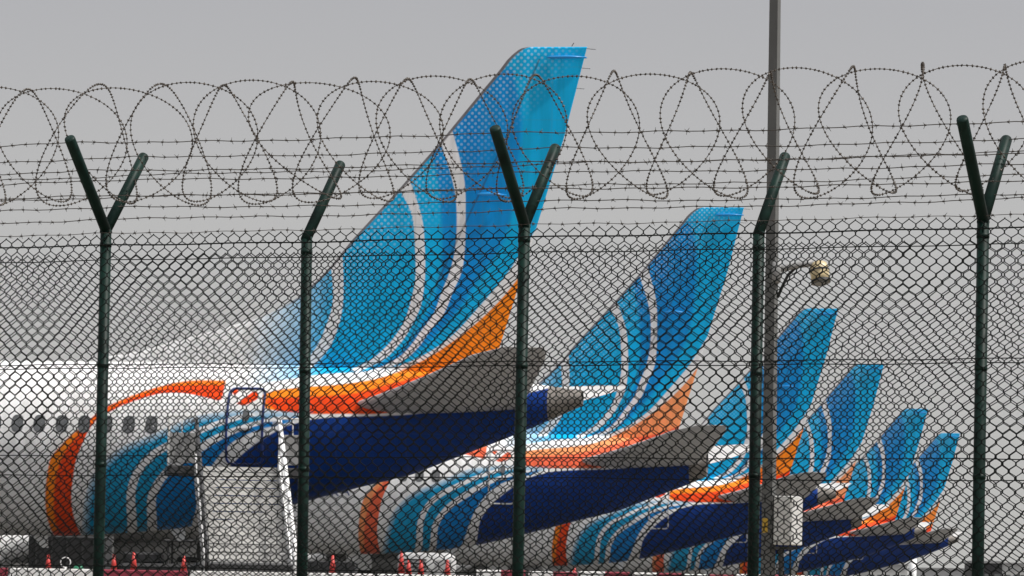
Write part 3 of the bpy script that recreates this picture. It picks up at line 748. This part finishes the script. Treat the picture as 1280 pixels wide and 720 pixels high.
mb = MB(); mb.box((0, -2.9, .68), (1.7, 5.6, .28), bev=.04); mb.build('chassis', M['dgrey'], stairs)
for x in (-.85, .85):
    for y in (-.9, -4.6):
        t = MB(); t.tube([(x-.12, y, .38), (x-.1, y, .38), (x+.1, y, .38), (x+.12, y, .38)], [.3, .38, .38, .3], 22); w_ = t.build('wheel', M['black'], stairs, True)
        t = MB(); t.tube([(x-.125, y, .38), (x+.125, y, .38)], .2, 16); t.build('hub', M['lgrey'], w_)

# ------------------------------------------------------------------ ground, apron, barriers, cones
def ground_z(y): return float(np.interp(y, [0, 34, 52, 60, 61], [GZ, GZ, -.35, 0, 0]))
ys = [-300, -20, 0, 18, 34, 38, 42, 46, 50, 54, 58, 60, 62, 100, 400, 1500, 9000]; xs = [-9000, -2000, -400, -100, -40, -15, 0, 15, 40, 100, 400, 2000, 9000]
V = [(x, y, ground_z(y)-.012) for y in ys for x in xs]; n = len(xs)
g = mesh_obj('ground', V, [[i*n+j, i*n+j+1, (i+1)*n+j+1, (i+1)*n+j] for i in range(len(ys)-1) for j in range(n-1)], M['sand']); tag(g, kind='structure')
def sheet(name, x0, x1, y0, y1, z, mat):
    o = mesh_obj(name, [(x0, y0, z), (x1, y0, z), (x1, y1, z), (x0, y1, z)], [[0, 1, 2, 3]], mat); tag(o, kind='structure'); return o
sheet('apron', -320, 320, 61, 620, -.004, M['concrete'])
rd = sheet('service_road', -320, 320, 24, 33, GZ+.004-.0, M['asphalt'])
kb = MB()
for y in (23.85, 33.15): kb.box((0, y, GZ+.05), (640, .28, .18), bev=.02)
o = kb.build('kerb', M['kerb']); tag(o, kind='structure')
mk = MB(); ml = M['yellow']
for i in range(6):
    P = place_from_tip(*tips[i]); 
    R_ = rotz(-PSI); mk.box(P+R_ @ Vector((-18, 0, .001)), (44, .15, .004), R_)
o = mk.build('apron_markings', ml); tag(o, kind='structure')

def barrier(px0, px1, ytop, Yd, cols, label, grp):
    a = at(px0, ytop, Yd); b = at(px1, ytop+(px1-px0)*sr, Yd); L_ = (b-a).length; zt = (a.z+b.z)/2
    c = (a+b)/2; c.z = 0
    e = empty('road_barrier', c); tag(e, label, 'barrier', grp)
    n = len(cols); seg = (L_-.05)/n
    for i, cm in enumerate(cols):
        x0 = -L_/2+.025+i*seg; x1 = x0+seg
        pr = [(-.24, 0), (-.24, .12), (-.10, .32), (-.075, zt-.02), (-.055, zt), (.055, zt), (.075, zt-.02), (.10, .32), (.24, .12), (.24, 0)]
        v = [(x, y, z) for x in (x0, x1) for y, z in pr]; m = len(pr)
        f = [[j, (j+1) % m, m+(j+1) % m, m+j] for j in range(m)]+[list(range(m))[::-1], list(range(m, 2*m))]
        MB().add(v, f).build('red_section' if cm is M['red'] else 'white_section', cm, e)
R_, W_ = M['red'], M['barr_white']
LB = 'painted barriers along the apron edge'
lefts = [(-98, 11, R_, 'maroon barrier at the left edge of the photo'), (11.5, 121, W_, 'white barrier below the first two traffic cones, left of the first Y post'),
         (122, 236, R_, 'maroon barrier between the first Y post and the stairs'), (236.5, 366, W_, 'white barrier in front of the mobile stairs'),
         (366.5, 470, W_, 'white barrier below the lone cone right of the stairs'), (470.5, 593, W_, 'white barrier below the cluster of cones and the power unit')]
for x0, x1, m_, lb in lefts: barrier(x0, x1, 709.5+(x0)*.0166, 70, [m_], lb, LB)
pos = 594; k = 0
names = ['first', 'second', 'third', 'fourth', 'fifth', 'sixth', 'seventh', 'eighth', 'ninth', 'tenth', 'eleventh', 'twelfth']
while pos < 1300:
    barrier(pos, pos+64.5, 712+(pos-594)*.0175+(0, .8, -.3)[k % 3], 69.5+.12*(k % 2), [W_, R_], '%s half red half white barrier counting right from the middle Y post' % names[k], LB)
    pos += 65; k += 1

def cone(px, ytop, Yd, label, hgt=.9):
    p = at(px, ytop, Yd); hz = p.z
    e = empty('traffic_cone', (p.x, p.y, 0)); tag(e, label, 'traffic cone', 'red and white traffic cones by the aircraft')
    def fr(z0, z1):
        r0 = .135*(1-z0/hz)+.022; r1 = .135*(1-z1/hz)+.022; return r0, r1
    for z0, z1, nm, m_ in ((.03, hz*.38, 'cone_body', M['cone']), (hz*.38, hz*.58, 'white_band', M['white']), (hz*.58, hz, 'cone_body', M['cone'])):
        r0, r1 = fr(z0, z1); t = MB(); t.tube([(0, 0, z0), (0, 0, z1)], [r0, r1], 20); t.build(nm, m_, e, True)
    t = MB(); t.box((0, 0, .018), (.42, .42, .034), bev=.01); t.build('base', M['cone'], e)
cone(60.5, 693, 76, 'red traffic cone farthest left, just left of the first Y post')
cone(142.5, 693, 76, 'red traffic cone just right of the first Y post')
cone(167.5, 690, 75, 'taller red traffic cone in front of the dark wheel')
cone(230, 695, 77, 'red traffic cone just left of the mobile stairs')
cone(416, 694, 74, 'lone red traffic cone between the stairs and the cone cluster')
cone(502, 689, 78, 'tallest traffic cone at the left of the cluster')
cone(511, 700, 74, 'second cone of the cluster, in front of the white power unit')
cone(526.5, 699, 74, 'third cone of the cluster, in front of the white power unit')
cone(559.5, 700, 74, 'cone standing apart at the right of the white power unit')
cone(718, 709, 74, 'small cone tip right of the middle Y post, behind the barriers')
# ground power unit
gp = at(534, 700, 100); gpu = empty('ground_power_unit', (gp.x, gp.y, 0)); tag(gpu, 'white ground power unit behind the cluster of traffic cones', 'power unit')
wd = 72/(F/100); zt = at(534, 691, 100).z
mb = MB(); mb.box((0, 0, (.38+zt)/2), (wd, 1.3, zt-.38), bev=.10); bd = mb.build('body', M['lgrey'], gpu, True)
mb = MB()
for i in range(6): mb.box((-.3, -.655, .6+i*.1), (.6, .02, .035))
mb.build('vent', M['dgrey'], bd)
mb = MB(); mb.box((.45, -.655, .85), (.4, .02, .5), bev=.01); mb.build('panel', M['lgrey'], bd)
mb = MB(); mb.box((0, 0, .33), (wd+.1, 1.1, .1)); mb.build('chassis', M['dgrey'], gpu)
for x in (-.5, .5):
    for y in (-.55, .55):
        t = MB(); t.tube([(x, y-.09, .25), (x, y+.09, .25)], .25, 18); t.build('wheel', M['black'], gpu, True)
mb = MB(); mb.tube([(-wd/2, 0, .33), (-wd/2-.9, 0, .3)], .03, 6); mb.build('tow_bar', M['dgrey'], gpu)
# baggage tug seen under the first airliner
def tug(px, Yd, w_, zt, label, col):
    p = at(px, 700, Yd); e = empty('baggage_tractor', (p.x, p.y, 0)); tag(e, label, 'baggage tractor', 'ground vehicles under the aircraft')
    mb = MB(); mb.box((0, 0, .62), (w_, 1.4, .5), bev=.08); mb.build('body', col, e)
    mb = MB(); mb.box((-w_*.28, 0, 1.0), (w_*.36, 1.2, .3), bev=.06); mb.build('bonnet', col, e)
    mb = MB()
    for x in (-w_*.02, w_*.42):
        for y in (-.6, .6): mb.tube([(x, y, .85), (x, y, zt)], .03, 6)
    mb.box((w_*.2, 0, zt), (w_*.55, 1.35, .06), bev=.02); mb.build('canopy', M['dgrey'], e)
    mb = MB(); mb.box((w_*.15, 0, .98), (.45, 1.0, .14), bev=.04); mb.box((w_*.28, 0, 1.2), (.12, 1.0, .45), bev=.04); mb.build('seat', M['black'], e)
    for x in (-w_*.33, w_*.33):
        for y in (-.62, .62):
            t = MB(); t.tube([(x, y-.1, .33), (x, y+.1, .33)], .33, 20); t.build('wheel', M['black'], e, True)
tug(215, 97, 2.6, 1.45, 'dark baggage tractor under the nearest airliner, left of the stairs', M['dark_wall'])
# dark container dolly under first airliner
def dolly(px, Yd, w_, z0, z1, label, mat):
    p = at(px, 700, Yd); e = empty('baggage_cart', (p.x, p.y, 0)); tag(e, label, 'baggage cart', 'ground vehicles under the aircraft')
    mb = MB(); mb.box((0, 0, (z0+z1)/2), (w_, 1.5, z1-z0), bev=.03); b = mb.build('container', mat, e)
    mb = MB()
    for i in range(5): mb.box((-w_/2+w_*(i+.5)/5, -.755, (z0+z1)/2), (.04, .02, z1-z0-.1))
    mb.build('rib', M['dgrey'], b)
    mb = MB(); mb.box((0, 0, z0-.06), (w_+.1, 1.5, .1)); mb.build('chassis', M['dgrey'], e)
    for x in (-w_*.36, w_*.36):
        for y in (-.6, .6):
            t = MB(); t.tube([(x, y-.07, .2), (x, y+.07, .2)], .2, 16); t.build('wheel', M['black'], e, True)
dolly(88, 92, 1.85, .5, 1.46, 'dark covered baggage cart at the left under the nearest airliner', M['dark_wall'])
dolly(400, 104, 2.0, .5, 1.05, 'low dark baggage cart behind the lone cone right of the stairs', M['dark_wall'])
# hose hoop and green bin by the first cones
p = at(82, 703, 76); e = mesh_obj('hose_coil', *(lambda m: (m.v, m.f))(MB().tube([(math.cos(a)*.10, .0, p.z+math.sin(a)*.10) for a in [2*PI*k/24 for k in range(25)]], .012, 6, False).tube([(0, 0, 0), (0, 0, p.z-.1)], .02, 6)), M['white'], None, True, (p.x, p.y, 0)); tag(e, 'white round hoop on a stick between the first two cones', 'hoop')
p = at(98, 706, 76); mb = MB(); mb.tube([(0, 0, 0), (0, 0, p.z*.85), (0, 0, p.z)], [.10, .12, .07], 16); e = mb.build('bollard', M['green'], None, True); e.location = (p.x, p.y, 0); tag(e, 'short green bollard between the white hoop and the first Y post', 'bollard')

# ------------------------------------------------------------------ distant background at the right
def building(name, px0, px1, ytop, Yd, depth, mat, label, cat, wins=0, winmat=None):
    a = at(px0, ytop, Yd); b = at(px1, ytop, Yd); zt = (a.z+b.z)/2; w_ = b.x-a.x
    e = empty(name, ((a.x+b.x)/2, Yd+depth/2, 0)); tag(e, label, cat)
    mb = MB(); mb.box((0, 0, zt/2), (w_, depth, zt)); wl_ = mb.build('wall', mat, e)
    mb = MB(); mb.box((0, 0, zt+.1), (w_+.3, depth+.3, .2)); mb.build('roof', M['mgrey'], e)
    for i in range(wins):
        mb = MB(); mb.box((-w_/2+w_*(i+.5)/wins, -depth/2-.02, zt*.55), (w_/wins*.6, .06, zt*.35)); mb.build('window', winmat or M['glass'], wl_)
building('container_office', 1216, 1253, 704, 330, 6, M['dark_wall'], 'dark flat-roofed block behind the right-hand Y post', 'site office', 3)
building('terminal_annex', 1256, 1330, 706, 420, 15, M['haze_wall'], 'low pale building at the right edge of the photo', 'building', 8)
building('service_hangar', 1085, 1134, 707, 480, 18, M['haze_wall'], 'low pale building under the smallest airliner tail', 'building', 5)
building('storage_shed', 1150, 1206, 712, 440, 12, M['lgrey'], 'low grey shed between the white mast and the right-hand Y post', 'shed', 4)
p = at(1141.5, 696, 300); mb = MB(); mb.tube([(0, 0, 0), (0, 0, p.z)], .28, 12); mb.tube([(0, 0, p.z), (0, 0, p.z+.25)], .2, 10)
e = mb.build('mast', M['white'], None, True); e.location = (p.x, p.y, 0); tag(e, 'short thick white mast below the smallest airliner tail', 'mast')

# ------------------------------------------------------------------ light, sky, haze
sun_dir = Vector((.62, -.17, 1.0)).normalized()          # towards the sun
elev = math.asin(sun_dir.z); azi = math.atan2(sun_dir.x, sun_dir.y)
ld = bpy.data.lights.new('sun', 'SUN'); ld.energy = 4.7; ld.angle = math.radians(.6); ld.color = (1, .965, .91)
lo = bpy.data.objects.new('sun', ld); COL.objects.link(lo); lo.rotation_euler = (-sun_dir).to_track_quat('-Z', 'Y').to_euler()
w = bpy.data.worlds.new('World'); S.world = w; w.use_nodes = True
N, L = w.node_tree.nodes, w.node_tree.links; bg = N['Background']
sky = N.new('ShaderNodeTexSky'); sky.sky_type = 'NISHITA'; sky.sun_disc = False; sky.sun_elevation = elev; sky.sun_rotation = azi
sky.dust_density = 6; sky.air_density = 1.2; sky.ozone_density = 1
hsv = N.new('ShaderNodeHueSaturation'); hsv.inputs['Saturation'].default_value = .12; L.new(sky.outputs[0], hsv.inputs['Color'])
mx = N.new('ShaderNodeMix'); mx.data_type = 'RGBA'; mx.inputs['Factor'].default_value = .75
mi = [q for q in mx.inputs if q.type == 'RGBA']; L.new(hsv.outputs[0], mi[0]); mi[1].default_value = (4.5, 4.45, 4.6, 1)
geo = N.new('ShaderNodeTexCoord'); sz = N.new('ShaderNodeSeparateXYZ'); L.new(geo.outputs['Generated'], sz.inputs[0])
rp = N.new('ShaderNodeValToRGB'); L.new(sz.outputs['Z'], rp.inputs['Fac']); e_ = rp.color_ramp.elements
e_[0].position = 0; e_[0].color = (.645, .64, .615, 1); e_[1].position = 1; e_[1].color = (.76, .76, .79, 1)
for p_, c_2 in ((.10, (.575, .573, .572, 1)), (.153, (.485, .487, .51, 1)), (.40, (.74, .74, .765, 1))): q_ = e_.new(p_); q_.color = c_2
sc_ = N.new('ShaderNodeVectorMath'); sc_.operation = 'SCALE'; sc_.inputs['Scale'].default_value = 10.3; L.new(rp.outputs['Color'], sc_.inputs[0]); L.new(sc_.outputs[0], mi[1])
L.new([q for q in mx.outputs if q.type == 'RGBA'][0], bg.inputs['Color']); bg.inputs['Strength'].default_value = .1

# dusty air between the camera and the aircraft
hm = bpy.data.materials.new('dusty_air'); hm.use_nodes = True; hn = hm.node_tree; hn.nodes.remove(hn.nodes['Principled BSDF'])
pv = hn.nodes.new('ShaderNodeVolumePrincipled'); pv.inputs['Color'].default_value = (.9, .9, .9, 1); pv.inputs['Density'].default_value = HAZE; pv.inputs['Anisotropy'].default_value = .2
hn.links.new(pv.outputs[0], hn.nodes['Material Output'].inputs['Volume'])
if HAZE > 0:
    hb = MB(); hb.box((0, 270, 8), (760, 640, 20)); hz_ = hb.build('haze', hm); tag(hz_, kind='stuff')
cam = bpy.data.cameras.new('camera'); co = bpy.data.objects.new('camera', cam); COL.objects.link(co); S.camera = co
co.location = (0, 0, EYE); co.rotation_euler = (Matrix.Rotation(PI/2, 3, 'X') @ Matrix.Rotation(ROLL, 3, 'Z')).to_euler()
cam.sensor_width = 36; cam.lens = F/1280*36; cam.shift_x = 0; cam.shift_y = (CY-360)/1280
cam.clip_start = .5; cam.clip_end = 12000
cam.dof.use_dof = True; cam.dof.focus_distance = 20.5; cam.dof.aperture_fstop = 32
S.view_settings.view_transform = 'Standard'; S.view_settings.look = 'None'; S.view_settings.exposure = 0; S.view_settings.gamma = 1
S.render.engine = 'CYCLES'
